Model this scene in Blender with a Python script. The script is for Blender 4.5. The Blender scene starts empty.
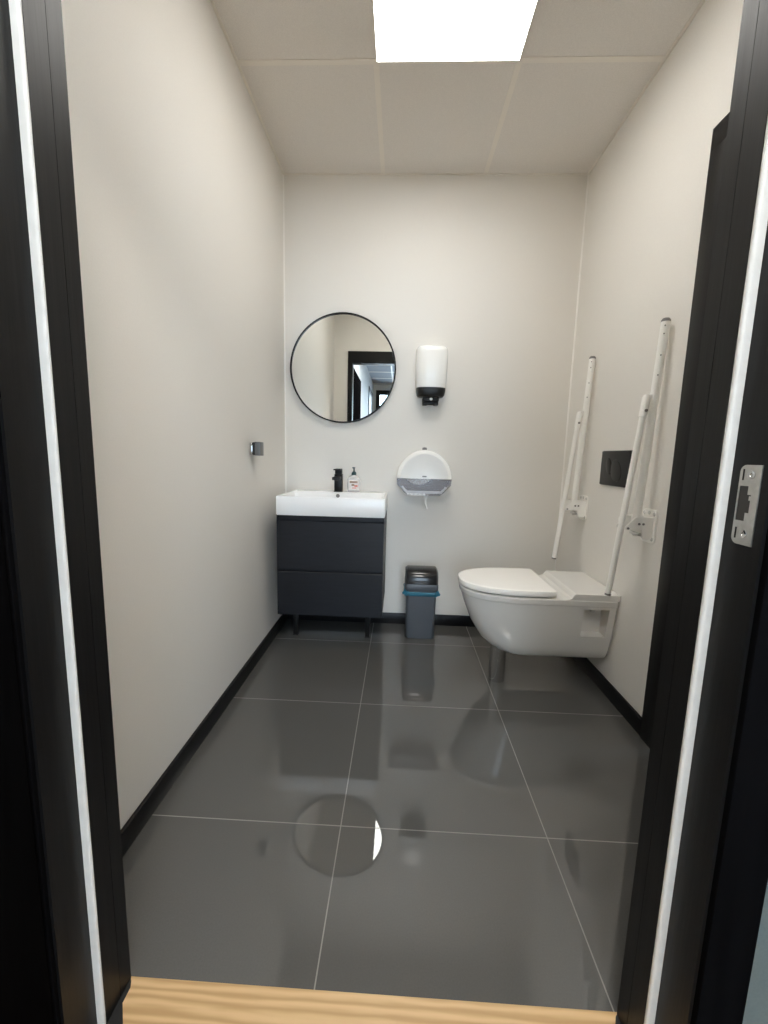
import bpy, bmesh, math, random
from mathutils import Vector, Matrix
random.seed(7)
sc = bpy.context.scene
COL = sc.collection
PI = math.pi

# ------------------------------------------------------------------ room dimensions (metres)
W, H = 1.794, 2.776          # room width, ceiling height
YF = -1.958                  # room face of the entry wall
YO = -2.085                  # corridor face of the entry wall
YT = -1.944                  # joint between tile and oak
XL, XR = 0.205, 1.234        # clear opening of the entry
ZD = 2.11                    # head height of the entry
TX, TY, TS = 0.6032, -0.303, 0.626   # floor tile joints

# ------------------------------------------------------------------ helpers
def box(bm, x0, x1, y0, y1, z0, z1, bev=0.0, seg=2):
    r = bmesh.ops.create_cube(bm, size=1.0)
    vs = r['verts']
    for v in vs:
        v.co = Vector(((x0+x1)/2+v.co.x*(x1-x0), (y0+y1)/2+v.co.y*(y1-y0), (z0+z1)/2+v.co.z*(z1-z0)))
    if bev > 0:
        es = list({e for v in vs for e in v.link_edges})
        bmesh.ops.bevel(bm, geom=es, offset=bev, segments=seg, affect='EDGES', profile=0.5)

def loft(bm, rings, cap0=True, cap1=True, closed=True):
    R = [[bm.verts.new(p) for p in ring] for ring in rings]
    n = len(R[0])
    for a, b in zip(R, R[1:]):
        for i in range(n if closed else n-1):
            j = (i+1) % n
            bm.faces.new((a[i], a[j], b[j], b[i]))
    if cap0: bm.faces.new(R[0][::-1])
    if cap1: bm.faces.new(R[-1])
    return R

def frame_of(d):
    d = d.normalized()
    up = Vector((0, 0, 1)) if abs(d.z) < 0.9 else Vector((0, 1, 0))
    a = d.cross(up).normalized()
    return a, d.cross(a).normalized()

def tube(bm, pts, r, seg=16):
    pts = [Vector(p) for p in pts]
    rs = r if isinstance(r, (list, tuple)) else [r]*len(pts)
    rings = []
    a = None
    for i, p in enumerate(pts):
        if i == 0: d = pts[1]-p
        elif i == len(pts)-1: d = p-pts[i-1]
        else: d = (pts[i+1]-p).normalized()+(p-pts[i-1]).normalized()
        if d.length < 1e-9: d = pts[1]-pts[0]
        d.normalize()
        if a is None: a, b = frame_of(d)
        else:
            a = (a-d*a.dot(d)).normalized(); b = d.cross(a)
        rings.append([p+(a*math.cos(t)+b*math.sin(t))*rs[i] for t in [2*PI*k/seg for k in range(seg)]])
    loft(bm, rings)

def prism(bm, poly, axis, a0, a1, bev=0.0, seg=2):
    """poly: 2D points in the plane across axis ('x': (y,z), 'y': (x,z), 'z': (x,y))"""
    def P(p, a):
        return {'x': (a, p[0], p[1]), 'y': (p[0], a, p[1]), 'z': (p[0], p[1], a)}[axis]
    A = [bm.verts.new(P(p, a0)) for p in poly]
    B = [bm.verts.new(P(p, a1)) for p in poly]
    n = len(poly)
    fs = [bm.faces.new(A[::-1]), bm.faces.new(B)]
    for i in range(n):
        fs.append(bm.faces.new((A[i], A[(i+1) % n], B[(i+1) % n], B[i])))
    bmesh.ops.recalc_face_normals(bm, faces=fs)
    if bev > 0:
        es = [e for f in fs[:2] for e in f.edges]
        bmesh.ops.bevel(bm, geom=es, offset=bev, segments=seg, affect='EDGES', profile=0.5)

def lathe(bm, prof, c, axis='z', seg=40, a0=0.0):
    c = Vector(c)
    rings = []
    for r, h in prof:
        r = max(r, 1e-5)
        ring = []
        for k in range(seg):
            t = a0+2*PI*k/seg
            u, v = r*math.cos(t), r*math.sin(t)
            ring.append(c+Vector({'z': (u, v, h), 'y': (u, h, v), 'x': (h, u, v)}[axis]))
        rings.append(ring)
    loft(bm, rings)

def obj(name, bm, mat, parent=None, smooth=35):
    bmesh.ops.recalc_face_normals(bm, faces=bm.faces)
    me = bpy.data.meshes.new(name)
    bm.to_mesh(me); bm.free()
    for m in (mat if isinstance(mat, (list, tuple)) else [mat]): me.materials.append(m)
    o = bpy.data.objects.new(name, me); COL.objects.link(o)
    if smooth:
        me.polygons.foreach_set('use_smooth', [True]*len(me.polygons))
        me.set_sharp_from_angle(angle=math.radians(smooth))
    if parent:
        off = Vector(parent.location); p = parent.parent
        while p: off += Vector(p.location); p = p.parent
        me.transform(Matrix.Translation(-off))
        o.parent = parent
    return o

def empty(name, loc=(0, 0, 0)):
    o = bpy.data.objects.new(name, None); COL.objects.link(o)
    o.location = loc; o.empty_display_size = 0.05
    return o

def tag(o, label, cat, group=None):
    o['label'] = label; o['category'] = cat
    if group: o['group'] = group
    return o

def struct(o):
    o['kind'] = 'structure'; return o

def B(): return bmesh.new()

def sbox(name, mat, *b, parent=None, bev=0.0):
    bm = B(); box(bm, *b, bev=bev); return obj(name, bm, mat, parent)

def superD(cx_front, x_back, yc, hw, a, n=2.4, seg=28, rb=0.012):
    """plan outline of a toilet: straight back at x_back, rounded front reaching cx_front"""
    pts = []
    xs = cx_front+a
    pts.append((x_back, yc-hw+rb)); pts.append((x_back-rb, yc-hw))
    for k in range(seg+1):
        t = -PI/2-PI*k/seg
        c, s = math.cos(t), math.sin(t)
        pts.append((xs+a*math.copysign(abs(c)**(2/n), c) if abs(c) > 1e-9 else xs, yc+hw*math.copysign(abs(s)**(2/n), s)))
    pts.append((x_back-rb, yc+hw)); pts.append((x_back, yc+hw-rb))
    return pts

# ------------------------------------------------------------------ materials
def principled(name, col, rough=0.5, metal=0.0, **kw):
    m = bpy.data.materials.new(name); m.use_nodes = True
    b = m.node_tree.nodes['Principled BSDF']
    b.inputs['Base Color'].default_value = (*col, 1)
    b.inputs['Roughness'].default_value = rough
    b.inputs['Metallic'].default_value = metal
    for k, v in kw.items(): b.inputs[k].default_value = v
    return m

def grain(m, scale=60, amount=0.06, bump=0.0, stretch=(1, 1, 1), detail=4):
    """procedural variation of colour and optional bump in object space"""
    nt = m.node_tree; N = nt.nodes; L = nt.links
    b = N['Principled BSDF']
    tc = N.new('ShaderNodeTexCoord'); mp = N.new('ShaderNodeMapping'); nz = N.new('ShaderNodeTexNoise')
    mp.inputs['Scale'].default_value = stretch
    nz.inputs['Scale'].default_value = scale; nz.inputs['Detail'].default_value = detail
    L.new(tc.outputs['Object'], mp.inputs['Vector']); L.new(mp.outputs[0], nz.inputs['Vector'])
    c = b.inputs['Base Color'].default_value[:3]
    rp = N.new('ShaderNodeValToRGB')
    rp.color_ramp.elements[0].position = 0.3; rp.color_ramp.elements[1].position = 0.7
    rp.color_ramp.elements[0].color = (*[x*(1-amount) for x in c], 1)
    rp.color_ramp.elements[1].color = (*[min(1, x*(1+amount)) for x in c], 1)
    L.new(nz.outputs['Fac'], rp.inputs['Fac']); L.new(rp.outputs[0], b.inputs['Base Color'])
    if bump:
        bp = N.new('ShaderNodeBump'); bp.inputs['Strength'].default_value = bump; bp.inputs['Distance'].default_value = 0.002
        L.new(nz.outputs['Fac'], bp.inputs['Height']); L.new(bp.outputs[0], b.inputs['Normal'])
    return m

M_wall = grain(principled('wall_paint', (0.770, 0.744, 0.697), 0.62), 220, 0.015, 0.12)
M_corr = grain(principled('corridor_paint', (0.58, 0.62, 0.65), 0.6), 220, 0.015, 0.1)
M_blue = grain(principled('corridor_blue_grey', (0.10, 0.135, 0.14), 0.6), 220, 0.06, 0.1)
M_ceil = grain(principled('ceiling_tile', (0.75, 0.72, 0.685), 0.9), 350, 0.06, 0.15)
M_ceilc = grain(principled('corridor_ceiling_tile', (0.30, 0.34, 0.40), 0.85), 300, 0.05, 0.1)
M_tbar = principled('ceiling_grid_white', (0.80, 0.76, 0.70), 0.45)
M_base = grain(principled('baseboard_black', (0.006, 0.006, 0.007), 0.38, **{'Specular IOR Level': 0.3}), 80, 0.1)
M_frame = grain(principled('black_laminate', (0.0048, 0.0046, 0.0048), 0.42, **{'Specular IOR Level': 0.24}), 60, 0.25, 0.25, (1, 1, 0.06))
M_leaf = grain(principled('black_leaf', (0.0042, 0.0042, 0.0048), 0.6, **{'Specular IOR Level': 0.0}), 60, 0.2, 0.2, (1, 1, 0.06))
M_seal = grain(principled('seal_rubber', (0.66, 0.65, 0.62), 0.5), 40, 0.05)
M_caulk = principled('caulk', (0.90, 0.88, 0.84), 0.5)
M_ceramic = principled('white_ceramic', (0.74, 0.73, 0.70), 0.08, **{'Coat Weight': 0.3, 'Coat Roughness': 0.03})
M_basin = principled('basin_ceramic', (0.94, 0.945, 0.95), 0.25)
M_lid = principled('seat_plastic', (0.94, 0.925, 0.89), 0.16)
M_greyhole = principled('latch_pocket', (0.045, 0.043, 0.04), 0.6)
M_dark = principled('dark_gap', (0.006, 0.006, 0.006), 0.7)
M_cab = grain(principled('vanity_dark', (0.008, 0.009, 0.0125), 0.42, **{'Specular IOR Level': 0.3}), 90, 0.2, 0.12, (0.08, 1, 1))
M_blackm = principled('matt_black_metal', (0.008, 0.008, 0.008), 0.4, 0.0, **{'Specular IOR Level': 0.25})
M_chrome = principled('chrome', (0.62, 0.62, 0.62), 0.06, 1.0)
M_steel = grain(principled('brushed_steel', (0.62, 0.62, 0.60), 0.32, 1.0), 120, 0.08)
M_white = principled('white_plastic', (0.93, 0.925, 0.90), 0.22)
M_powder = principled('white_powder_coat', (0.90, 0.885, 0.85), 0.28)
M_greycap = principled('grey_plastic', (0.18, 0.175, 0.17), 0.45)
M_rubber = principled('black_rubber', (0.01, 0.01, 0.01), 0.55)
M_mirror = principled('mirror_glass', (0.90, 0.92, 0.90), 0.0, 1.0)
M_flush = principled('flush_plate_black', (0.017, 0.017, 0.0165), 0.38, **{'Specular IOR Level': 0.25})
M_binbody = grain(principled('bin_grey', (0.10, 0.11, 0.125), 0.4), 300, 0.06, 0.05)
M_binhood = principled('bin_hood_grey', (0.045, 0.047, 0.05), 0.32)
M_binlid = principled('bin_dark', (0.014, 0.014, 0.0145), 0.16)
M_bag = principled('blue_bag', (0.035, 0.22, 0.33), 0.35, **{'Alpha': 0.72})
M_paper = grain(principled('tissue_paper', (0.80, 0.79, 0.77), 0.9), 200, 0.03, 0.2)
M_smoke = principled('smoky_plastic', (0.42, 0.42, 0.46), 0.15, **{'Alpha': 0.45})
M_core = principled('dispenser_inside', (0.42, 0.42, 0.45), 0.5)
M_logo = principled('logo_grey', (0.22, 0.22, 0.22), 0.4)
M_pump = principled('pump_green', (0.012, 0.055, 0.062), 0.3)
M_bottle = principled('clear_plastic', (0.92, 0.93, 0.93), 0.06, **{'Transmission Weight': 0.0, 'Alpha': 0.30})
M_soap = principled('pale_soap', (0.78, 0.70, 0.68), 0.25)
M_label = principled('label_white', (0.80, 0.76, 0.74), 0.4)
M_lbrown = principled('label_brown', (0.25, 0.14, 0.08), 0.4)
M_lred = principled('label_red', (0.62, 0.17, 0.12), 0.4)
M_hookgrey = principled('hook_grey', (0.16, 0.165, 0.17), 0.35, 0.6)

def emission(name, col, s):
    m = bpy.data.materials.new(name); m.use_nodes = True
    nt = m.node_tree; nt.nodes.clear()
    e = nt.nodes.new('ShaderNodeEmission'); o = nt.nodes.new('ShaderNodeOutputMaterial')
    e.inputs[0].default_value = (*col, 1); e.inputs[1].default_value = s
    nt.links.new(e.outputs[0], o.inputs[0]); return m
M_light = emission('lit_diffuser', (1.0, 0.975, 0.925), 14.0)

def thin_glass(name):
    m = bpy.data.materials.new(name); m.use_nodes = True
    nt = m.node_tree; nt.nodes.clear(); N = nt.nodes
    t = N.new('ShaderNodeBsdfTransparent'); g = N.new('ShaderNodeBsdfGlossy'); mx = N.new('ShaderNodeMixShader')
    fr = N.new('ShaderNodeFresnel'); o = N.new('ShaderNodeOutputMaterial')
    g.inputs['Roughness'].default_value = 0.01; fr.inputs[0].default_value = 1.45
    nt.links.new(fr.outputs[0], mx.inputs[0]); nt.links.new(t.outputs[0], mx.inputs[1]); nt.links.new(g.outputs[0], mx.inputs[2])
    nt.links.new(mx.outputs[0], o.inputs[0]); return m
M_glass = thin_glass('window_glass')

def tile_floor():
    m = principled('polished_grey_tile', (0.058, 0.056, 0.054), 0.045)
    nt = m.node_tree; N = nt.nodes; L = nt.links; b = N['Principled BSDF']
    b.inputs['Specular IOR Level'].default_value = 1.0
    tc = N.new('ShaderNodeTexCoord'); sp = N.new('ShaderNodeSeparateXYZ'); L.new(tc.outputs['Object'], sp.inputs[0])
    def math_(op, a, v=None):
        n = N.new('ShaderNodeMath'); n.operation = op
        if isinstance(a, (int, float)): n.inputs[0].default_value = a
        else: L.new(a, n.inputs[0])
        if v is not None:
            if isinstance(v, (int, float)): n.inputs[1].default_value = v
            else: L.new(v, n.inputs[1])
        return n.outputs[0]
    def joint(s, off):
        d = math_('PINGPONG', math_('SUBTRACT', s, off), TS/2)   # distance to the nearest joint
        return math_('LESS_THAN', d, 0.0016)
    g = math_('MAXIMUM', joint(sp.outputs[0], TX), joint(sp.outputs[1], TY))
    nz = N.new('ShaderNodeTexNoise'); nz.inputs['Scale'].default_value = 260; nz.inputs['Detail'].default_value = 3
    L.new(tc.outputs['Object'], nz.inputs['Vector'])
    rp = N.new('ShaderNodeValToRGB')
    rp.color_ramp.elements[0].color = (0.080, 0.0785, 0.074, 1); rp.color_ramp.elements[1].color = (0.102, 0.100, 0.094, 1)
    L.new(nz.outputs['Fac'], rp.inputs['Fac'])
    mx = N.new('ShaderNodeMix'); mx.data_type = 'RGBA'
    L.new(g, mx.inputs['Factor']); L.new(rp.outputs[0], mx.inputs['A']); mx.inputs['B'].default_value = (0.20, 0.19, 0.17, 1)
    L.new(mx.outputs['Result'], b.inputs['Base Color'])
    L.new(math_('ADD', math_('MULTIPLY', g, 0.5), 0.015), b.inputs['Roughness'])
    return m
M_tile = tile_floor()

def oak():
    m = principled('oak_planks', (0.45, 0.27, 0.12), 0.4)
    nt = m.node_tree; N = nt.nodes; L = nt.links; b = N['Principled BSDF']
    tc = N.new('ShaderNodeTexCoord'); mp = N.new('ShaderNodeMapping'); mp.inputs['Scale'].default_value = (0.8, 8, 1)
    L.new(tc.outputs['Object'], mp.inputs['Vector'])
    wv = N.new('ShaderNodeTexWave'); wv.wave_type = 'BANDS'; wv.bands_direction = 'Y'
    wv.inputs['Scale'].default_value = 2.2; wv.inputs['Distortion'].default_value = 11; wv.inputs['Detail'].default_value = 4
    wv.inputs['Detail Scale'].default_value = 0.8
    L.new(mp.outputs[0], wv.inputs['Vector'])
    rp = N.new('ShaderNodeValToRGB')
    rp.color_ramp.elements[0].color = (0.58, 0.35, 0.155, 1); rp.color_ramp.elements[1].color = (0.78, 0.53, 0.27, 1)
    L.new(wv.outputs['Fac'], rp.inputs['Fac'])
    br = N.new('ShaderNodeTexBrick'); br.inputs['Scale'].default_value = 1.0
    br.inputs['Color1'].default_value = (1, 1, 1, 1); br.inputs['Color2'].default_value = (0.9, 0.9, 0.9, 1)
    br.inputs['Mortar'].default_value = (0.4, 0.4, 0.4, 1); br.inputs['Mortar Size'].default_value = 0.0015
    br.inputs['Brick Width'].default_value = 1.8; br.inputs['Row Height'].default_value = 0.19
    mp2 = N.new('ShaderNodeMapping'); mp2.inputs['Location'].default_value = (1.35, 0.13, 0)
    L.new(tc.outputs['Object'], mp2.inputs['Vector']); L.new(mp2.outputs[0], br.inputs['Vector'])
    mx = N.new('ShaderNodeMix'); mx.data_type = 'RGBA'; mx.blend_type = 'MULTIPLY'; mx.inputs['Factor'].default_value = 1
    L.new(rp.outputs[0], mx.inputs['A']); L.new(br.outputs['Color'], mx.inputs['B'])
    L.new(mx.outputs['Result'], b.inputs['Base Color'])
    return m
M_oak = oak()

# ------------------------------------------------------------------ THE SETTING
T = 0.12
CXL, CXR, CYE, CH = 0.13, 2.70, -6.30, 2.62      # corridor
struct(sbox('floor', M_tile, 0, W+0.09, YT, 0, -0.06, 0))
struct(sbox('floor_corridor', M_oak, CXL-T, CXR+T, CYE-T, YT, -0.06, 0))
struct(sbox('wall_back', M_wall, -T, W+T, 0, T, -0.06, H+0.1))
struct(sbox('wall_left', M_wall, -T, 0, YO, 0, -0.06, H+0.1))
# right wall with the second doorway
D0, D1, DZ = -1.850, -1.142, 2.185
bm = B()
box(bm, W, W+T, D1, 0, -0.06, H+0.1); box(bm, W, W+T, YO, D0, -0.06, H+0.1); box(bm, W, W+T, D0, D1, DZ, H+0.1)
struct(obj('wall_right', bm, M_wall))
# entry wall with its doorway (room face and corridor face painted differently)
FX0, FX1, FZ = XL-0.035, XR+0.035, ZD+0.035
for nm, y0, y1, mt in (('wall_front', YF-0.07, YF, M_wall), ('wall_corridor_front', YO, YF-0.07, M_blue)):
    bm = B()
    x0, x1 = (-T, W+T) if nm == 'wall_front' else (CXL-T, CXR+T)
    x0b = 0 if nm == 'wall_front' else x0
    x1b = W if nm == 'wall_front' else x1
    box(bm, x0b, FX0, y0, y1, -0.06, H+0.1); box(bm, FX1, x1b, y0, y1, -0.06, H+0.1); box(bm, FX0, FX1, y0, y1, FZ, H+0.1)
    struct(obj(nm, bm, mt))
# ceiling: lay-in tiles in a white grid, one bay holds the light
bm = B()
LY0_, LY1_ = -1.2995, -0.7000
gx = [0, 0.5987, 1.1987, W]; gy = [YF, -1.90, -1.30, -0.70, 0]
for i in range(3):
    for j in range(4):
        if i == 1 and j == 1: continue
        box(bm, gx[i], gx[i+1], gy[j], gy[j+1], H, H+0.02)
ceil = struct(obj('ceiling', bm, M_ceil))
bm = B()
for x in gx[1:3]: box(bm, x-0.012, x+0.012, YF, LY0_, H-0.002, H+0.01); box(bm, x-0.012, x+0.012, LY1_, 0, H-0.002, H+0.01)
for y in gy[1:4]:
    if y < -1.5: box(bm, 0, W, y-0.012, y+0.012, H-0.0025, H+0.01)
    else:
        ya, yb = (y-0.012, y-0.0005) if y < -1 else (y+0.0005, y+0.012)
        box(bm, 0, 0.5975, y-0.012, y+0.012, H-0.0025, H+0.01); box(bm, 1.2, W, y-0.012, y+0.012, H-0.0025, H+0.01); box(bm, 0.5975, 1.2, ya, yb, H-0.0025, H+0.01)
obj('ceiling_grid', bm, M_tbar, ceil)
bm = B()
box(bm, 0, 0.012, YF, 0, H-0.003, H); box(bm, W-0.012, W, YF, 0, H-0.003, H); box(bm, 0.012, W-0.012, -0.012, 0, H-0.003, H)
obj('ceiling_edge_trim', bm, M_tbar, ceil)
struct(sbox('ceiling_slab', M_ceil, -T, W+T, YF, T, H+0.09, H+0.13))
# skirting
BB, BT = 0.074, 0.012
def skirting(nm, *b):
    struct(sbox(nm, M_base, *b, bev=0.002))
skirting('baseboard_back', 0, W, -BT, 0, 0, BB)
skirting('baseboard_left', 0, BT, YF, -BT, 0, BB)
skirting('baseboard_right', W-BT, W, D1+0.078, -BT, 0, BB)
skirting('baseboard_front', BT, XL-0.056, YF, YF+BT, 0, BB)
# sealant lines in the two back corners
for k, x in ((1, 0.0), (2, W)):
    bm = B(); s = 1 if k == 1 else -1
    prism(bm, [(x, 0), (x+s*0.007, 0), (x+s*0.0035, -0.0035), (x, -0.007)], 'z', BB, H)
    struct(obj('trim_%d' % k, bm, M_caulk))

# entry door: frame, casings, seal, strike plate and the leaf standing open into the corridor
d1 = struct(empty('door_1', (XL, YO, 0)))
YS = -2.0195                                             # where the stop meets the seal
def jamb(x, s):
    """s = +1: solid towards +x"""
    bm = B()
    box(bm, min(x, x+s*0.035), max(x, x+s*0.035), YS, -1.979, 0, ZD)
    rb = x+s*0.013
    box(bm, min(rb, x+s*0.035), max(rb, x+s*0.035), -2.095, YS, 0, ZD+0.013)
    return bm
jl = obj('jamb', jamb(XL, -1), M_frame, d1); jr = obj('jamb', jamb(XR, 1), M_frame, d1)
bm = B(); box(bm, XL-0.035, XR+0.035, YS, -1.979, ZD, ZD+0.035); box(bm, XL-0.035, XR+0.035, -2.095, YS, ZD+0.013, ZD+0.035)
obj('head_jamb', bm, M_frame, d1)
def casing(x, s):
    bm = B(); y0, y1 = -1.978, YF+0.012
    L_ = [(x, y0), (x, y1), (x+s*0.052, y1), (x+s*0.052, YF), (x+s*0.036, YF), (x+s*0.036, y0)]
    prism(bm, L_, 'z', 0, ZD)
    return bm
obj('casing', casing(XL, -1), M_frame, d1); obj('casing', casing(XR, 1), M_frame, d1)
bm = B(); box(bm, XL-0.052, XR+0.052, YF, YF+0.012, ZD, ZD+0.125); box(bm, XL-0.034, XR+0.034, -1.978, YF, ZD, ZD+0.034)
obj('head_casing', bm, M_frame, d1)
def seal(x, s, w):
    bm = B(); prof = []
    yc = YS-w/2
    for k in range(13):
        t = PI*k/12
        prof.append((x+s*0.004-s*0.0055*math.sin(t), yc+w/2*math.cos(t)))
    prof.append((x+s*0.0128, yc-w/2)); prof.insert(0, (x+s*0.0128, yc+w/2))
    prism(bm, prof, 'z', 0.002, ZD)
    return bm
obj('seal', seal(XL, -1, 0.0075), M_seal, d1); obj('seal', seal(XR, 1, 0.010), M_seal, d1)
bm = B(); box(bm, XL, XR, YS-0.016, YS, ZD-0.001, ZD+0.012, 0.003); obj('head_seal', bm, M_seal, d1)
# corridor-side casing
bm = B(); box(bm, XR+0.018, XR+0.090, -2.105, YO, 0, ZD+0.09, 0.002); oc = obj('outer_casing', bm, M_leaf, d1)
bm = B(); box(bm, CXL+0.005, XL-0.018, -2.103, YO, 0, ZD+0.09, 0.002); obj('outer_casing', bm, M_leaf, d1)
bm = B(); box(bm, CXL+0.005, XR+0.090, -2.105, YO, ZD+0.0902, ZD+0.15, 0.002); obj('outer_head_casing', bm, M_leaf, d1)
bm = B(); lathe(bm, [(0, 0), (0.0035, -0.0005), (0.0035, -0.0015), (0.001, -0.0022)], (1.262, -2.105, 1.076), 'y', 14); obj('screw_cap', bm, M_white, oc)
bm = B(); prism(bm, [(XL, -1.947), (0.2095, -1.952), (0.2145, -1.962), (0.2145, -1.987), (0.236, -2.017), (0.236, -2.045), (XL, -2.045)], 'z', 0.0, 0.0008); obj('sealant_strip', bm, M_rubber, d1)
bm = B(); prism(bm, [(XR, -1.947), (1.2285, -1.952), (1.222, -1.963), (1.212, -1.985), (1.212, -2.045), (XR, -2.045)], 'z', 0.0, 0.0008); obj('sealant_strip', bm, M_rubber, d1)
# strike plate on the rebate of the right jamb
xs = XR+0.013
def strike():
    bm = B()
    y0, y1, z0, z1 = -2.081, -2.0455, 1.016, 1.130
    hy0, hy1, hz0, hz1 = -2.069, -2.0475, 1.050, 1.100
    r = 0.010
    t = 0.0015
    def arc(cy, cz, a0, a1):
        return [(cy+r*math.cos(a0+(a1-a0)*k/6), cz+r*math.sin(a0+(a1-a0)*k/6)) for k in range(7)]
    top = [(y0, hz1), (y1, hz1)]+arc(y1-r, z1-r, 0, PI/2)+[(y0, z1)]
    bot = [(y1, hz0), (y0, hz0), (y0, z0)]+arc(y1-r, z0+r, -PI/2, 0)
    prism(bm, top, 'x', xs-t, xs); prism(bm, bot, 'x', xs-t, xs)
    box(bm, xs-t, xs, y0, hy0, hz0, hz1); box(bm, xs-t, xs, hy1, y1, hz0, hz1)
    box(bm, xs-t, xs, hy0, hy0+0.006, hz1-0.012, hz1); box(bm, xs-t, xs, hy0, hy0+0.006, hz0, hz0+0.012)
    box(bm, xs-t, xs, hy0, hy0+0.003, hz0+0.03, hz0+0.036)
    return bm
sp_ = obj('strike_plate', strike(), M_steel, d1)
bm = B(); box(bm, xs-0.0004, xs+0.0004, -2.069, -2.0475, 1.050, 1.100); obj('latch_hole', bm, M_greyhole, sp_)
for z in (1.032, 1.116):
    bm = B(); lathe(bm, [(0.0001, -0.0004), (0.0022, -0.0004), (0.0026, -0.0012), (0.0058, -0.0016), (0.0060, 0.0)], (xs-0.0012, -2.066, z), 'x', 18); obj('screw', bm, M_chrome, sp_)
    bm = B(); box(bm, xs-0.0019, xs-0.0014, -2.0535, -2.0505, z-0.008, z+0.008, 0.0002, 1); obj('adjusting_slot', bm, M_dark, sp_)
# leaf
bm = B(); box(bm, 0.147, 0.187, -3.085, -2.108, 0.008, ZD+0.008, 0.002); leaf = obj('door_leaf', bm, M_leaf, d1)
# second door in the right wall: black casing, recessed leaf
d2 = struct(empty('door_2', (W, -1.5, 0)))
bm = B(); box(bm, W-0.015, W, D1, D1+0.077, 0, DZ+0.0, 0.001); obj('casing', bm, M_frame, d2)
bm = B(); box(bm, W-0.015, W, D0-0.077, D0, 0, DZ, 0.001); obj('casing', bm, M_frame, d2)
bm = B(); box(bm, W-0.015, W, D0-0.077, D1+0.077, DZ, DZ+0.072, 0.001); obj('head_casing', bm, M_frame, d2)
for y0, y1 in ((D1-0.006, D1), (D0, D0+0.02)):
    bm = B(); box(bm, W, W+0.10, y0, y1, 0, DZ); obj('jamb', bm, M_frame, d2)
bm = B(); box(bm, W, W+0.10, D0+0.02, D1-0.006, DZ-0.02, DZ); obj('head_jamb', bm, M_frame, d2)
bm = B(); box(bm, W+0.035, W+0.075, D0+0.023, D1-0.023, 0.006, DZ-0.023, 0.002); lf = obj('door_leaf', bm, M_frame, d2)
bm = B(); tube(bm, [(W+0.035, D0+0.075, 1.03), (W-0.012, D0+0.075, 1.03), (W-0.018, D0+0.085, 1.03), (W-0.018, D0+0.19, 1.03)], 0.009, 12)
lathe(bm, [(0.0, 0.0), (0.026, 0.0), (0.026, -0.007), (0.0, -0.008)], (W+0.035, D0+0.075, 1.03), 'x', 24); obj('handle', bm, M_steel, lf)
for z in (1.05, 1.155):
    bm = B(); tube(bm, [(W+0.008, D1-0.0055, z), (W+0.008, D1-0.0085, z)], 0.0045, 12); obj('screw', bm, M_steel, d2)

# corridor shell
bm = B(); box(bm, CXL-T, CXL, CYE, YO, -0.06, CH+0.1); struct(obj('wall_corridor_left', bm, M_corr))
bm = B(); box(bm, CXR, CXR+T, CYE, YO, -0.06, CH+0.1); struct(obj('wall_corridor_right', bm, M_corr))
WX0, WX1, WZ = 0.19, 2.35, 2.50
bm = B(); box(bm, CXL-T, WX0, CYE-T, CYE, -0.06, CH+0.1); box(bm, WX1, CXR+T, CYE-T, CYE, -0.06, CH+0.1); box(bm, WX0, WX1, CYE-T, CYE, WZ, CH+0.1)
struct(obj('wall_corridor_end', bm, M_corr))
bm = B(); box(bm, CXL, CXR, CYE, YO, CH, CH+0.1); cc = struct(obj('ceiling_corridor', bm, M_ceilc))
bm = B()
for x in (0.55, 1.15, 1.75, 2.35): box(bm, x-0.012, x+0.012, CYE, YO, CH-0.003, CH)
for k in range(7): box(bm, CXL, CXR, -2.6-k*0.6-0.012, -2.6-k*0.6+0.012, CH-0.0035, CH)
obj('ceiling_grid', bm, M_tbar, cc)
bm = B(); box(bm, 0.57, 1.13, -3.17, -2.63, CH-0.006, CH-0.001); obj('added_fill_panel', bm, emission('added_fill_glow', (1.0, 0.97, 0.92), 43.0), cc)  # unseen fill panel, added to brighten the doorway and the lower room
w1 = struct(empty('window_1', (WX0, CYE, 0)))
bm = B()
for x0, x1 in ((WX0, WX0+0.08), ((WX0+WX1)/2-0.04, (WX0+WX1)/2+0.04), (WX1-0.08, WX1)): box(bm, x0, x1, CYE-0.09, CYE+0.01, 0, WZ)
for z0, z1 in ((0, 0.10), (WZ-0.09, WZ)): 
    box(bm, WX0+0.08, (WX0+WX1)/2-0.04, CYE-0.09, CYE+0.01, z0, z1); box(bm, (WX0+WX1)/2+0.04, WX1-0.08, CYE-0.09, CYE+0.01, z0, z1)
obj('window_frame', bm, M_frame, w1)
for x0, x1 in ((WX0+0.08, (WX0+WX1)/2-0.04), ((WX0+WX1)/2+0.04, WX1-0.08)):
    bm = B(); box(bm, x0, x1, CYE-0.045, CYE-0.039, 0.10, WZ-0.09); obj('glass_pane', bm, M_glass, w1)
d3 = struct(empty('door_3', (CXL, -5.5, 0)))
bm = B(); box(bm, CXL, CXL+0.014, -6.05, -5.97, 0, 2.38); obj('casing', bm, M_frame, d3)
bm = B(); box(bm, CXL, CXL+0.014, -5.15, -5.07, 0, 2.38); obj('casing', bm, M_frame, d3)
bm = B(); box(bm, CXL, CXL+0.014, -5.97, -5.15, 2.30, 2.38); obj('head_casing', bm, M_frame, d3)
bm = B(); box(bm, CXL+0.001, CXL+0.007, -5.97, -5.15, 0.005, 2.30); obj('door_leaf', bm, M_white, d3)

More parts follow.
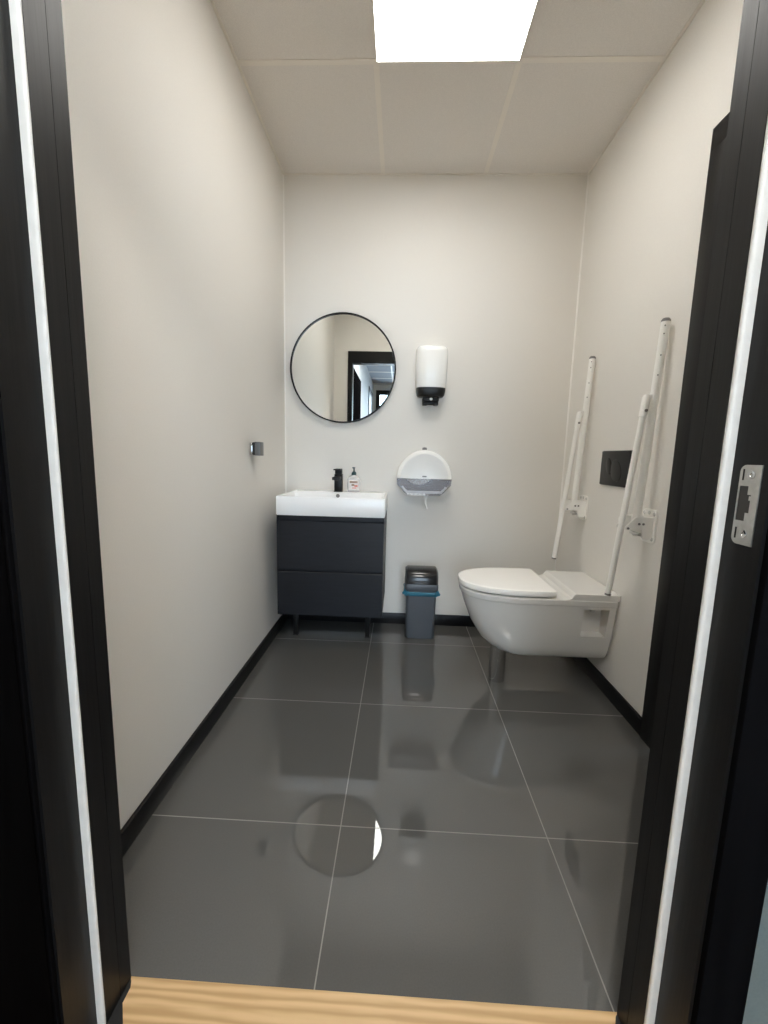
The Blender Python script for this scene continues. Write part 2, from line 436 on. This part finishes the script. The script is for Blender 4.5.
# ------------------------------------------------------------------ ceiling light
LX0, LX1, LY0, LY1 = 0.5985, 1.1990, -1.299, -0.7005
cl = tag(empty('ceiling_light', ((LX0+LX1)/2, (LY0+LY1)/2, H)), 'square lit flush ceiling light panel set into the tiled ceiling', 'ceiling light')
bm = B(); f = 0.005
box(bm, LX0, LX1, LY0, LY0+f, H-0.007, H+0.03); box(bm, LX0, LX1, LY1-f, LY1, H-0.007, H+0.03)
box(bm, LX0, LX0+f, LY0+f, LY1-f, H-0.007, H+0.03); box(bm, LX1-f, LX1, LY0+f, LY1-f, H-0.007, H+0.03)
box(bm, LX0, LX1, LY0, LY1, H+0.03, H+0.04)
obj('light_frame', bm, M_tbar, cl)
bm = B(); box(bm, LX0+f, LX1-f, LY0+f, LY1-f, H-0.0065, H-0.003); obj('diffuser', bm, M_light, cl)

# ------------------------------------------------------------------ vanity cabinet
vx0, vx1, vy = 0.076, 0.673, -0.452
vc = tag(empty('vanity_cabinet', ((vx0+vx1)/2, -0.22, 0)), 'dark two-drawer vanity cabinet on short legs under the white basin', 'cabinet')
bm = B(); box(bm, vx0, vx1, vy+0.02, -0.004, 0.217, 0.792, 0.001, 1)
box(bm, vx0, vx0+0.0005, vy+0.002, vy+0.02, 0.217, 0.792); box(bm, vx1-0.0005, vx1, vy+0.002, vy+0.02, 0.217, 0.792)
obj('body', bm, M_cab, vc)
def drawer(z0, z1):
    bm = B()
    # front with the top edge cut back into a grip
    y = vy
    prism(bm, [(y, z0), (y, z1-0.004), (y+0.004, z1), (y+0.010, z1-0.002), (y+0.0195, z1-0.022), (y+0.0195, z0)], 'x', vx0+0.001, vx1-0.001, 0.0012, 1)
    return bm
dr1 = obj('drawer', drawer(0.488, 0.764), M_cab, vc)
dr2 = obj('drawer', drawer(0.218, 0.472), M_cab, vc)
for x in (0.125, 0.578):
    bm = B(); box(bm, x-0.014, x+0.014, -0.245, -0.215, 0.004, 0.217, 0.002); box(bm, x-0.017, x+0.017, -0.248, -0.212, 0, 0.005, 0.001, 1)
    obj('leg', bm, M_blackm, vc)

# ------------------------------------------------------------------ washbasin
bx0, bx1, by0, by1, bz0, bz1 = 0.076, 0.677, -0.466, -0.003, 0.7925, 0.897
wb = tag(empty('washbasin', ((bx0+bx1)/2, -0.23, bz0)), 'white rectangular ceramic washbasin on top of the dark cabinet', 'washbasin')
def rrect(x0, x1, y0, y1, r, z, n=5):
    p = []
    for cx, cy, a in ((x1-r, y1-r, 0), (x0+r, y1-r, PI/2), (x0+r, y0+r, PI), (x1-r, y0+r, 1.5*PI)):
        for k in range(n+1):
            t = a+PI/2*k/n
            p.append((cx+r*math.cos(t), cy+r*math.sin(t), z))
    return p
bm = B()
ix0, ix1, iy0, iy1 = bx0+0.016, bx1-0.016, by0+0.016, by1-0.115
loft(bm, [rrect(bx0+0.004, bx1-0.004, by0+0.004, by1, 0.006, bz0), rrect(bx0, bx1, by0, by1, 0.008, bz0+0.006),
          rrect(bx0, bx1, by0, by1, 0.008, bz1-0.004), rrect(bx0+0.0012, bx1-0.0012, by0+0.0012, by1-0.0012, 0.008, bz1-0.0012), rrect(bx0+0.004, bx1-0.004, by0+0.004, by1-0.004, 0.008, bz1),
          rrect(ix0-0.003, ix1+0.003, iy0-0.003, iy1+0.003, 0.02, bz1), rrect(ix0, ix1, iy0, iy1, 0.02, bz1-0.003),
          rrect(ix0+0.012, ix1-0.012, iy0+0.012, iy1-0.004, 0.025, bz0+0.028), rrect(ix0+0.03, ix1-0.03, iy0+0.03, iy1-0.02, 0.03, bz0+0.016),
          rrect((ix0+ix1)/2-0.03, (ix0+ix1)/2+0.03, -0.27, -0.21, 0.029, bz0+0.012)])
obj('basin', bm, M_basin, wb, 40)
bm = B(); lathe(bm, [(0.0, 0.001), (0.026, 0.001), (0.032, 0.004), (0.028, 0.006), (0.0, 0.007)], ((ix0+ix1)/2, -0.24, bz0+0.0115), 'z', 28); obj('drain', bm, M_chrome, wb)
bm = B(); lathe(bm, [(0.0, -0.002), (0.010, -0.002), (0.012, 0.001), (0.009, 0.003), (0.0001, 0.0015)], (0.366, iy1-0.0015, bz1-0.024), 'y', 24)
for v in bm.verts: v.co.y = 2*(iy1-0.0015)-v.co.y
obj('overflow_ring', bm, M_greycap, wb)

# ------------------------------------------------------------------ faucet
fx, fy = 0.366, -0.092
fa = tag(empty('faucet', (fx, fy, bz1)), 'square matt black mixer tap standing at the back of the basin', 'faucet')
bm = B(); box(bm, fx-0.024, fx+0.024, fy-0.024, fy+0.024, bz1, bz1+0.112, 0.002); box(bm, fx-0.027, fx+0.027, fy-0.027, fy+0.027, bz1, bz1+0.004, 0.001); obj('body', bm, M_blackm, fa)
bm = B(); box(bm, fx-0.021, fx+0.021, fy-0.135, fy-0.0245, bz1+0.080, bz1+0.098, 0.003)
lathe(bm, [(0.0, 0.0), (0.009, 0.0), (0.009, 0.006), (0.0, 0.006)], (fx, fy-0.118, bz1+0.0745), 'z', 18); obj('spout', bm, M_blackm, fa)
bm = B(); box(bm, fx-0.021, fx+0.021, fy-0.021, fy+0.021, bz1+0.1125, bz1+0.136, 0.002); box(bm, fx-0.021, fx+0.021, fy-0.085, fy+0.024, bz1+0.1365, bz1+0.145, 0.002); obj('lever', bm, M_blackm, fa)

# ------------------------------------------------------------------ soap bottle
bx, by = 0.462, -0.088
sb = tag(empty('soap_bottle', (bx, by, bz1)), 'clear pump bottle of pale hand soap with dark green pump beside the tap', 'soap bottle')
def oval(a, b, z, n=28, e=2.6):
    p = []
    for k in range(n):
        t = 2*PI*k/n; c, s = math.cos(t), math.sin(t)
        p.append((bx+a*math.copysign(abs(c)**(2/e), c), by+b*math.copysign(abs(s)**(2/e), s), bz1+z))
    return p
bm = B(); loft(bm, [oval(a, b, z) for a, b, z in ((0.036, 0.019, 0.0), (0.040, 0.022, 0.004), (0.043, 0.024, 0.05), (0.042, 0.023, 0.078), (0.034, 0.021, 0.094), (0.020, 0.017, 0.104), (0.013, 0.013, 0.108), (0.013, 0.013, 0.115))]); obj('bottle_shell', bm, M_bottle, sb, 60)
bm = B(); loft(bm, [oval(a, b, z) for a, b, z in ((0.034, 0.017, 0.002), (0.0385, 0.0205, 0.006), (0.0415, 0.0225, 0.05), (0.0405, 0.0218, 0.070))]); obj('liquid_soap', bm, M_soap, sb, 60)
def curved_patch(x0, x1, z0, z1, off):
    bm = B(); n = 10; A = []
    for k in range(n+1):
        x = x0+(x1-x0)*k/n
        a, b, e = 0.043, 0.024, 2.6
        y = by-b*(1-abs((x-bx)/a)**e)**(1/e)-off
        A.append((x, y))
    R0 = [bm.verts.new((x, y, bz1+z0)) for x, y in A]; R1 = [bm.verts.new((x, y, bz1+z1)) for x, y in A]
    for i in range(n): bm.faces.new((R0[i], R0[i+1], R1[i+1], R1[i]))
    return bm
lb = obj('label', curved_patch(bx-0.031, bx+0.033, 0.012, 0.078, 0.0008), M_label, sb, 60)
obj('label_band', curved_patch(bx-0.024, bx+0.026, 0.058, 0.070, 0.0014), M_lbrown, lb, 60)
obj('label_mark', curved_patch(bx-0.012, bx+0.006, 0.040, 0.052, 0.0014), M_lbrown, lb, 60)
obj('label_mark', curved_patch(bx+0.006, bx+0.026, 0.034, 0.046, 0.0014), M_lred, lb, 60)
obj('label_mark', curved_patch(bx-0.008, bx+0.018, 0.024, 0.030, 0.0014), M_lred, lb, 60)
bm = B(); lathe(bm, [(0.0, 0.108), (0.0155, 0.108), (0.0155, 0.120), (0.010, 0.128), (0.005, 0.131), (0.004, 0.150), (0.0, 0.150)], (bx, by, bz1), 'z', 24)
box(bm, bx-0.0075, bx+0.0075, by-0.038, by+0.012, bz1+0.149, bz1+0.157, 0.003); obj('pump', bm, M_pump, sb)

# ------------------------------------------------------------------ round mirror
mx, mz, mr = 0.375, 1.662, 0.333
mi = tag(empty('round_mirror', (mx, 0, mz)), 'large round mirror in a thin black frame above the basin', 'mirror')
bm = B(); prof = [(mr-0.008, 0.0), (mr, 0.0), (mr, -0.026), (mr-0.0015, -0.028), (mr-0.0075, -0.028), (mr-0.009, -0.0265), (mr-0.009, -0.010), (mr-0.008, 0)]
rings = []
for r, h in prof: rings.append([(mx+r*math.cos(2*PI*k/96), h-0.0015, mz+r*math.sin(2*PI*k/96)) for k in range(96)])
loft(bm, rings, False, False); bmesh.ops.remove_doubles(bm, verts=bm.verts, dist=1e-6); obj('mirror_frame', bm, M_blackm, mi)
bm = B(); lathe(bm, [(0.0, -0.016), (mr-0.0092, -0.016), (mr-0.0092, -0.020), (0.0, -0.020)], (mx, 0, mz), 'y', 96); obj('mirror_glass', bm, M_mirror, mi, 30)

# ------------------------------------------------------------------ white wall dispenser with black base (above)
sx = 0.926
sd = tag(empty('soap_dispenser', (sx, 0, 1.49)), 'white upright wall dispenser with black base to the right of the mirror', 'dispenser')
def dsec(hw, d, z, n=20, e=3.2, y0=-0.002):
    p = [(sx-hw, y0, z)]
    for k in range(n+1):
        t = PI+PI*k/n; c, s = math.cos(t), math.sin(t)
        p.append((sx+hw*math.copysign(abs(c)**(2/e), c), y0-0.02-(d-0.02)*abs(s)**(2/e), z))
    p.append((sx+hw, y0, z)); return p
zt = 1.801
bm = B(); loft(bm, [dsec(a, d, z) for a, d, z in ((0.0915, 0.098, 1.549), (0.0925, 0.100, 1.554), (0.0965, 0.104, 1.66), (0.098, 0.104, 1.756), (0.096, 0.100, 1.779), (0.088, 0.090, 1.792), (0.068, 0.07, zt-0.002), (0.045, 0.045, zt))]); obj('cover', bm, M_white, sd, 50)
bm = B(); loft(bm, [dsec(a, d, z) for a, d, z in ((0.060, 0.082, 1.496), (0.077, 0.092, 1.500), (0.086, 0.096, 1.511), (0.0905, 0.098, 1.533), (0.0915, 0.0985, 1.5485))]); obj('base', bm, M_flush, sd, 50)
bm = B(); box(bm, sx-0.021, sx+0.021, -0.1005, -0.1, 1.557, 1.564); 
for v in bm.verts: v.co.y -= 0.0004
obj('name_strip', bm, M_logo, sd)
bm = B(); box(bm, sx-0.050, sx+0.050, -0.078, -0.012, 1.466, 1.4955, 0.006); box(bm, sx-0.048, sx-0.020, -0.070, -0.014, 1.446, 1.467, 0.004); box(bm, sx+0.020, sx+0.048, -0.070, -0.014, 1.446, 1.467, 0.004); box(bm, sx-0.030, sx+0.030, -0.060, -0.014, 1.452, 1.467, 0.002); nz_ = obj('outlet', bm, M_blackm, sd)
bm = B(); lathe(bm, [(0.0, -0.002), (0.008, -0.0015), (0.010, 0.0), (0.009, 0.001)], (sx+0.002, -0.0785, 1.481), 'y', 20); obj('sensor_button', bm, M_steel, nz_)

# ------------------------------------------------------------------ toilet paper dispenser
px, pz, pr = 0.903, 0.994, 0.171
pd = tag(empty('toilet_paper_dispenser', (px, 0, 0.905)), 'half-round white toilet paper dispenser with clear grey lower part', 'dispenser')
def half(r, y, n=36, zb=pz, h=0.177):
    return [(px+r*math.cos(PI*k/n), y, zb+(h*r/pr)*math.sin(PI*k/n)) for k in range(n+1)]
bm = B()
loft(bm, [half(r, y) for r, y in ((pr, -0.004), (pr+0.001, -0.095), (pr-0.004, -0.112), (pr-0.013, -0.121), (pr-0.024, -0.124), (pr-0.027, -0.1225))])
cv = obj('cover', bm, M_white, pd, 40)
bm = B(); box(bm, px-0.013, px+0.013, -0.1245, -0.1222, pz+0.010, pz+0.018, 0.001, 1); obj('emblem', bm, M_logo, cv)
bm = B(); box(bm, px-0.015, px+0.013, -0.06, -0.03, pz+0.1755, pz+0.193, 0.004); lathe(bm, [(0.0, -0.066), (0.008, -0.066), (0.009, -0.06)], (px-0.001, 0, pz+0.186), 'y', 16); obj('lock', bm, M_greycap, cv)
def lower(ins, y):
    return [(px-pr+ins, y, pz-0.0005), (px-pr+ins+0.004, y, pz-0.040+ins*.3), (px-0.124+ins*.4, y, pz-0.088+ins*.6), (px-0.100+ins*.4, y, pz-0.106+ins), (px+0.100-ins*.4, y, pz-0.106+ins), (px+0.124-ins*.4, y, pz-0.088+ins*.6), (px+pr-ins-0.004, y, pz-0.040+ins*.3), (px+pr-ins, y, pz-0.0005)]
bm = B()
loft(bm, [lower(0, -0.010), lower(0, -0.108), lower(0.006, -0.115), lower(0.010, -0.116)]); ls = obj('window_shell', bm, M_smoke, pd, 30)
bm = B(); loft(bm, [lower(0.001, -0.004), lower(0.001, -0.0095)]); obj('back_plate', bm, M_core, pd)
bm = B(); lathe(bm, [(0.022, -0.018), (0.100, -0.018), (0.100, -0.100), (0.022, -0.100), (0.022, -0.018)], (px-0.035, 0, pz+0.062), 'y', 48)
obj('paper_roll', bm, M_paper, pd, 40)
bm = B(); tb = [(px-0.132, pz-0.046), (px-0.105, pz-0.076), (px+0.105, pz-0.076), (px+0.132, pz-0.046), (px+0.142, pz-0.052), (px+0.108, pz-0.092), (px-0.108, pz-0.092), (px-0.142, pz-0.052)]
prism(bm, tb, 'y', -0.1245, -0.117, 0.001, 1); obj('front_ridge', bm, principled('ridge_grey', (0.50, 0.50, 0.52), 0.3), pd)
bm = B()
for k in range(14):
    x = px-0.105+k*0.0082
    prism(bm, [(x+0.0008, pz-0.0925), (x+0.0041, pz-0.108), (x+0.0074, pz-0.0925)], 'y', -0.1225, -0.1175)
obj('cutting_teeth', bm, M_white, pd)
bm = B(); tw = [(0.024, 0.0), (0.022, -0.03), (0.016, -0.06), (0.010, -0.092)]
rings = []
for w, z in tw:
    cx = px+0.020+0.010*math.sin(z*40)
    rings.append([(cx-w/2, -0.085, pz-0.100+z), (cx, -0.089, pz-0.100+z), (cx+w/2, -0.084, pz-0.100+z), (cx+w/2, -0.083, pz-0.100+z), (cx, -0.087, pz-0.100+z), (cx-w/2, -0.084, pz-0.100+z)])
loft(bm, rings); obj('paper_tail', bm, M_paper, pd)

# ------------------------------------------------------------------ waste bin
wx0, wx1, wy0, wy1 = 0.804, 1.007, -0.243, -0.058
wc = (wx0+wx1)/2
wbin = tag(empty('waste_bin', (wc, (wy0+wy1)/2, 0)), 'small grey swing-lid waste bin standing at the back wall', 'waste bin')
def rr2(ins, z, r=0.022): return rrect(wx0+ins, wx1-ins, wy0+ins, wy1-ins, r, z)
bm = B(); loft(bm, [rr2(0.016, 0.0), rr2(0.013, 0.006), rr2(0.008, 0.318), rr2(0.0035, 0.322)]); obj('bin_body', bm, M_binbody, wbin, 40)
# hood: collar, two side cheeks, rounded dark flap
bm = B(); loft(bm, [rr2(0.000, 0.316), rr2(-0.002, 0.320), rr2(-0.002, 0.348), rr2(0.000, 0.354)])
obj('collar', bm, M_binbody, wbin, 40)
yc = (wy0+wy1)/2; hd = (wy1-wy0)/2
def arch(sc_, z0, n=20, zt_=0.438):
    p = []
    for k in range(n+1):
        t = PI*k/n
        c, s = math.cos(t), math.sin(t)
        p.append((yc+hd*sc_*math.copysign(abs(c)**0.72, c), z0+(zt_-z0)*abs(s)**0.75))
    return p
bm = B(); prism(bm, arch(1.0, 0.3545), 'x', wx0+0.001, wx1-0.001, 0.012, 4); obj('hood', bm, M_binhood, wbin, 40)
bm = B(); prism(bm, arch(1.02, 0.3555, zt_=0.4425), 'x', wx0+0.010, wx1-0.010, 0.006, 3); obj('swing_lid', bm, M_binlid, wbin, 40)
# blue liner folded out under the collar
bm = B(); rings = []
n = 64
base = rrect(wx0+0.002, wx1-0.002, wy0+0.002, wy1-0.002, 0.022, 0, 15)
rng = random.Random(3)
for d, z in ((-0.0035, 0.306), (0.004, 0.304), (0.006, 0.297), (0.005, 0.286), (-0.003, 0.280)):
    ring = []
    for k, p in enumerate(base):
        v = Vector((p[0]-wc, p[1]-yc, 0)).normalized()
        cor = 1+(14.0 if v.y < 0 else 5.0)*max(0, abs(v.x)-0.66)
        q = Vector(p)+v*d*cor*(0.8+0.6*math.sin(k*1.7)*math.sin(k*0.6)); q.z = z+0.004*math.sin(k*1.3)+0.003*math.sin(k*0.45)
        ring.append(q)
    rings.append(ring)
loft(bm, rings, False, False); obj('bag_rim', bm, M_bag, wbin, 60)

# ------------------------------------------------------------------ wall-hung toilet
ty = -0.597
to = tag(empty('toilet', (W, ty, 0)), 'long white wall-hung toilet with closed lid on the right wall', 'toilet')
bm = B()
secs = [(1.300, 0.108, 0.10, 0.166), (1.268, 0.122, 0.14, 0.170), (1.234, 0.133, 0.19, 0.184), (1.188, 0.147, 0.24, 0.225), (1.140, 0.163, 0.28, 0.305), (1.103, 0.176, 0.305, 0.395), (1.087, 0.182, 0.315, 0.445), (1.084, 0.1835, 0.316, 0.453),
        (1.081, 0.186, 0.318, 0.455), (1.079, 0.187, 0.32, 0.459), (1.076, 0.1875, 0.32, 0.480), (1.079, 0.1845, 0.318, 0.484)]
loft(bm, [[(x, y, z) for x, y in superD(fx_, W-0.002, ty, hw*1.07, a)] for fx_, hw, a, z in secs])
bowl = obj('bowl', bm, M_ceramic, to, 40)
# mounting recesses cut into both flanks
dg = None
for s in (-1, 1):
    cb = B(); y0, y1 = sorted((ty+s*0.122, ty+s*0.25))
    box(cb, 1.628, 1.752, y0, y1, 0.292, 0.440)
    bmesh.ops.translate(cb, verts=cb.verts, vec=Vector((0, 0, 0)))
    for v in cb.verts:
        if abs(v.co.y-(ty+s*0.122)) < 1e-4: v.co.x += 0.012 if v.co.x < 1.7 else -0.004; v.co.z += 0.008 if v.co.z < 0.37 else -0.002
    co = obj('recess_cutter', cb, M_ceramic, None, 0)
    md = bowl.modifiers.new('recess', 'BOOLEAN'); md.operation = 'DIFFERENCE'; md.object = co; md.solver = 'EXACT'
    co.location = -Vector(to.location)+Vector(to.location)
    bpy.context.view_layer.update()
    dg = bpy.context.evaluated_depsgraph_get()
    nm = bpy.data.meshes.new_from_object(bowl.evaluated_get(dg))
    bowl.modifiers.clear(); old = bowl.data; bowl.data = nm; nm.name = 'bowl'
    bpy.data.meshes.remove(old); cm = co.data; bpy.data.objects.remove(co); bpy.data.meshes.remove(cm)
bowl.data.set_sharp_from_angle(angle=math.radians(32))
for s in (-1, 1):
    bm = B(); tube(bm, [(1.700, ty+s*0.121, 0.415), (1.700, ty+s*0.142, 0.415)], 0.010, 14); obj('fixing_bolt', bm, M_steel, to)
# raised rear platform with its sloping front step
bm = B(); x1 = W-0.002
prism(bm, [(1.530, 0.4835), (1.545, 0.4850), (1.560, 0.4870), (1.571, 0.493), (1.577, 0.503), (1.583, 0.511), (1.590, 0.514), (x1-0.002, 0.514), (x1, 0.512), (x1, 0.4835)], 'y', ty-0.1995, ty+0.1995, 0.003, 2)
obj('rear_platform', bm, M_ceramic, to, 0)
def slab(fx_, xb, hw, a, zs, rb=0.01):
    bm = B(); n = len(zs)
    loft(bm, [[(x, y, z) for x, y in superD(fx_+i, xb-i*0.6, ty, hw-i, a-i*0.5, 2.4, 32, rb)] for z, i in zs])
    return bm
obj('seat', slab(1.082, 1.500, 0.197, 0.32, [(0.4845, 0.022), (0.4855, 0.020), (0.4915, 0.020), (0.4925, 0.024)]), M_lid, to, 40)
obj('lid', slab(1.071, 1.505, 0.2015, 0.322, [(0.4935, 0.006), (0.495, 0.001), (0.498, 0.0), (0.515, 0.0), (0.5195, 0.0015), (0.522, 0.006), (0.523, 0.016)]), M_lid, to, 40)
for y in (ty-0.085, ty+0.085):
    bm = B(); tube(bm, [(1.513, y-0.022, 0.495), (1.513, y+0.022, 0.495)], 0.008, 14); obj('seat_hinge', bm, M_chrome, to)
bm = B(); lathe(bm, [(0.0, 0.0), (0.041, 0.0), (0.041, 0.20), (0.0, 0.20)], (1.282, -0.658, 0), 'z', 36)
obj('support_column', bm, M_chrome, to)

# ------------------------------------------------------------------ flush plate
fp = tag(empty('flush_plate', (W, -0.633, 1.096)), 'black rectangular flush plate on the wall between the two grab rails', 'flush plate')
bm = B(); box(bm, W-0.003, W, -0.7645, -0.5005, 1.0105, 1.1825, 0.001, 1); obj('mounting_frame', bm, M_greycap, fp)
bm = B(); box(bm, W-0.011, W-0.003, -0.762, -0.503, 1.013, 1.180, 0.0025); obj('plate', bm, M_flush, fp)
def blob(cy, cz, a, b, rot, x0, x1):
    bm = B(); rings = []
    for x, s in ((x0, 1.0), (x1+0.0007, 0.99), (x1, 0.95)):
        ring = []
        for k in range(36):
            t = 2*PI*k/36
            u, v = a*s*math.cos(t)*(1+0.12*math.sin(t)), b*s*math.sin(t)
            ring.append((x, cy+u*math.cos(rot)-v*math.sin(rot), cz+u*math.sin(rot)+v*math.cos(rot)))
        rings.append(ring)
    loft(bm, rings); return bm
obj('flush_button', blob(-0.655, 1.085, 0.056, 0.044, 0.9, W-0.0108, W-0.0145), M_flush, fp, 40)
obj('flush_button', blob(-0.585, 1.105, 0.044, 0.026, 1.2, W-0.0108, W-0.0145), M_flush, fp, 40)

# ------------------------------------------------------------------ folding grab rails
def make_rail(yr):
    r = empty('grab_rail', (W, yr, 0.93))
    # wall plate with rounded corners
    bm = B(); prism(bm, [(p[0], p[1]) for p in rrect(yr-0.048, yr+0.048, 0.800, 0.938, 0.018, 0)], 'x', W-0.007, W-0.0005, 0.0015, 1); pl = obj('wall_plate', bm, M_powder, r)
    for y, z in ((-0.034, 0.921), (0.0, 0.924), (0.034, 0.921), (-0.034, 0.818), (0.034, 0.818)):
        bm = B(); lathe(bm, [(0.0, -0.0035), (0.006, -0.003), (0.0085, 0.0)], (W-0.007, yr+y, z), 'x', 16); obj('screw', bm, M_steel, pl)
    ck = []
    prof = [(W-0.007, 0.907), (W-0.070, 0.910), (W-0.082, 0.906), (W-0.116, 0.866), (W-0.118, 0.859), (W-0.112, 0.854), (W-0.056, 0.856), (W-0.050, 0.852), (W-0.047, 0.822), (W-0.042, 0.818), (W-0.007, 0.818)]
    for y in (-0.036, 0.032):
        bm = B(); prism(bm, prof, 'y', yr+y, yr+y+0.004, 0.0008, 1); c = obj('bracket_cheek', bm, M_powder, r)
        if y < 0:
            for x, z in ((W-0.064, 0.880), (W-0.047, 0.880), (W-0.106, 0.861)):
                bm = B(); lathe(bm, [(0.0, -0.003), (0.0045, -0.0025), (0.005, 0.0)], (x, yr+y, z), 'y', 14); obj('bolt', bm, M_greycap, c)
    bm = B(); tube(bm, [(W-0.055, yr-0.032, 0.836), (W-0.055, yr+0.032, 0.836)], 0.007, 12); obj('stop_pin', bm, M_steel, r)
    # main arm, folded up against the wall
    p0, p1 = Vector((W-0.058, yr+0.0, 0.868)), Vector((W-0.028, yr, 1.672))
    d = (p1-p0).normalized()
    bm = B(); tube(bm, [p0, p1], 0.0160, 24); arm = obj('arm', bm, M_powder, r)
    bm = B(); tube(bm, [p1, p1+d*0.006, p1+d*0.013], [0.0166, 0.0164, 0.012], 24); obj('end_cap', bm, M_greycap, arm)
    for z in (1.655, 1.625, 1.545, 1.47):
        q = p0+d*((z-p0.z)/d.z)+Vector((-0.0078, -0.0137, 0))
        n = Vector((-0.5, -0.87, 0))
        bm = B(); tube(bm, [q, q+n*0.0012], 0.0028, 10); obj('rivet', bm, M_greycap, arm)
    # support leg hanging from its hinge
    h, t = Vector((W-0.072, yr-0.004, 1.385)), Vector((W-0.147, yr-0.012, 0.577))
    e = (t-h).normalized()
    bm = B(); tube(bm, [h-e*0.008, h, h+e*0.075], [0.011, 0.0150, 0.0150], 20); sl = obj('leg_sleeve', bm, M_powder, r)
    bm = B(); tube(bm, [h+e*0.0755, t], 0.0120, 20); lg = obj('leg', bm, M_powder, r)
    bm = B(); tube(bm, [t, t+e*0.008], 0.0125, 18); obj('rubber_tip', bm, M_greycap, lg)
    bm = B(); box(bm, h.x-0.006, h.x+0.028, yr-0.010, yr+0.010, 1.372, 1.398, 0.004); obj('leg_hinge', bm, M_powder, r)
    q = h+e*0.052
    bm = B(); tube(bm, [q+Vector((0, -0.0145, 0)), q+Vector((0, -0.0185, 0))], 0.006, 12); obj('bolt', bm, M_greycap, sl)
    # fork holding the leg in front of the bracket
    bm = B(); pts = [(W-0.070, yr+0.024, 0.905)]
    for k in range(9):
        t = PI/2+PI*0.75*k/8
        pts.append((W-0.094+0.024*math.cos(t), yr+0.024-0.002*k, 0.888+0.020*math.sin(t)))
    tube(bm, pts, 0.0042, 8)
    obj('leg_holder', bm, M_powder, r)
    return r
near = make_rail(-0.945)
tag(near, 'white folded-up grab rail on the right wall, nearest the black doorway', 'grab rail', 'folding grab rails beside the toilet')
far = near.copy(); COL.objects.link(far); far.location.y = -0.331
for ch in list(near.children):
    c = ch.copy(); COL.objects.link(c); c.parent = far
    for g in ch.children:
        e = g.copy(); COL.objects.link(e); e.parent = c
tag(far, 'white folded-up grab rail on the right wall, nearest the back corner', 'grab rail', 'folding grab rails beside the toilet')

# ------------------------------------------------------------------ small stop on the left wall
wh = tag(empty('wall_hook', (0, -0.605, 1.148)), 'small square chrome and black hook on the left wall', 'wall hook')
bm = B(); box(bm, 0.0005, 0.014, -0.635, -0.575, 1.118, 1.178, 0.003); obj('mounting_plate', bm, M_chrome, wh)
bm = B(); box(bm, 0.0145, 0.026, -0.628, -0.582, 1.116, 1.180, 0.001); obj('neck', bm, M_rubber, wh)
bm = B(); box(bm, 0.0265, 0.052, -0.634, -0.576, 1.114, 1.182, 0.002); obj('head', bm, M_hookgrey, wh)

# ------------------------------------------------------------------ daylight and camera
wd = bpy.data.worlds.new('daylight'); sc.world = wd; wd.use_nodes = True
bg = wd.node_tree.nodes['Background']; bg.inputs[0].default_value = (0.66, 0.83, 1.0, 1); bg.inputs[1].default_value = 10.0
pl = bpy.data.lights.new('window_portal', 'AREA'); pl.shape = 'RECTANGLE'; pl.size = WX1-WX0; pl.size_y = WZ
pl.cycles.is_portal = True
po = bpy.data.objects.new('window_portal', pl); COL.objects.link(po)
po.location = ((WX0+WX1)/2, CYE-0.13, WZ/2); po.rotation_euler = (PI/2, 0, PI)   # faces into the corridor (+y)

cam = bpy.data.cameras.new('camera'); co = bpy.data.objects.new('camera', cam); COL.objects.link(co)
cam.sensor_fit = 'HORIZONTAL'; cam.sensor_width = 36.0; cam.lens = 408.259/768*36.0
cam.clip_start = 0.02
yaw, pitch, roll = -0.0371, -0.1372, 0.0252
f = Vector((math.sin(yaw)*math.cos(pitch), math.cos(yaw)*math.cos(pitch), math.sin(pitch)))
r = f.cross(Vector((0, 0, 1))).normalized(); u = r.cross(f)
r2 = r*math.cos(roll)+u*math.sin(roll); u2 = -r*math.sin(roll)+u*math.cos(roll)
m = Matrix((r2, u2, -f)).transposed().to_4x4(); m.translation = Vector((0.7527, -2.6605, 1.1301))
co.matrix_world = m
sc.camera = co

sc.view_settings.view_transform = 'Standard'; sc.view_settings.look = 'None'
sc.view_settings.exposure = 0.0; sc.view_settings.gamma = 1.0; sc.view_settings.use_curve_mapping = False
sc.cycles.use_denoising = True
sc.cycles.max_bounces = 16; sc.cycles.diffuse_bounces = 12; sc.cycles.glossy_bounces = 6; sc.cycles.transmission_bounces = 8
sc.cycles.caustics_reflective = False; sc.cycles.caustics_refractive = False
sc.cycles.sample_clamp_indirect = 12.0
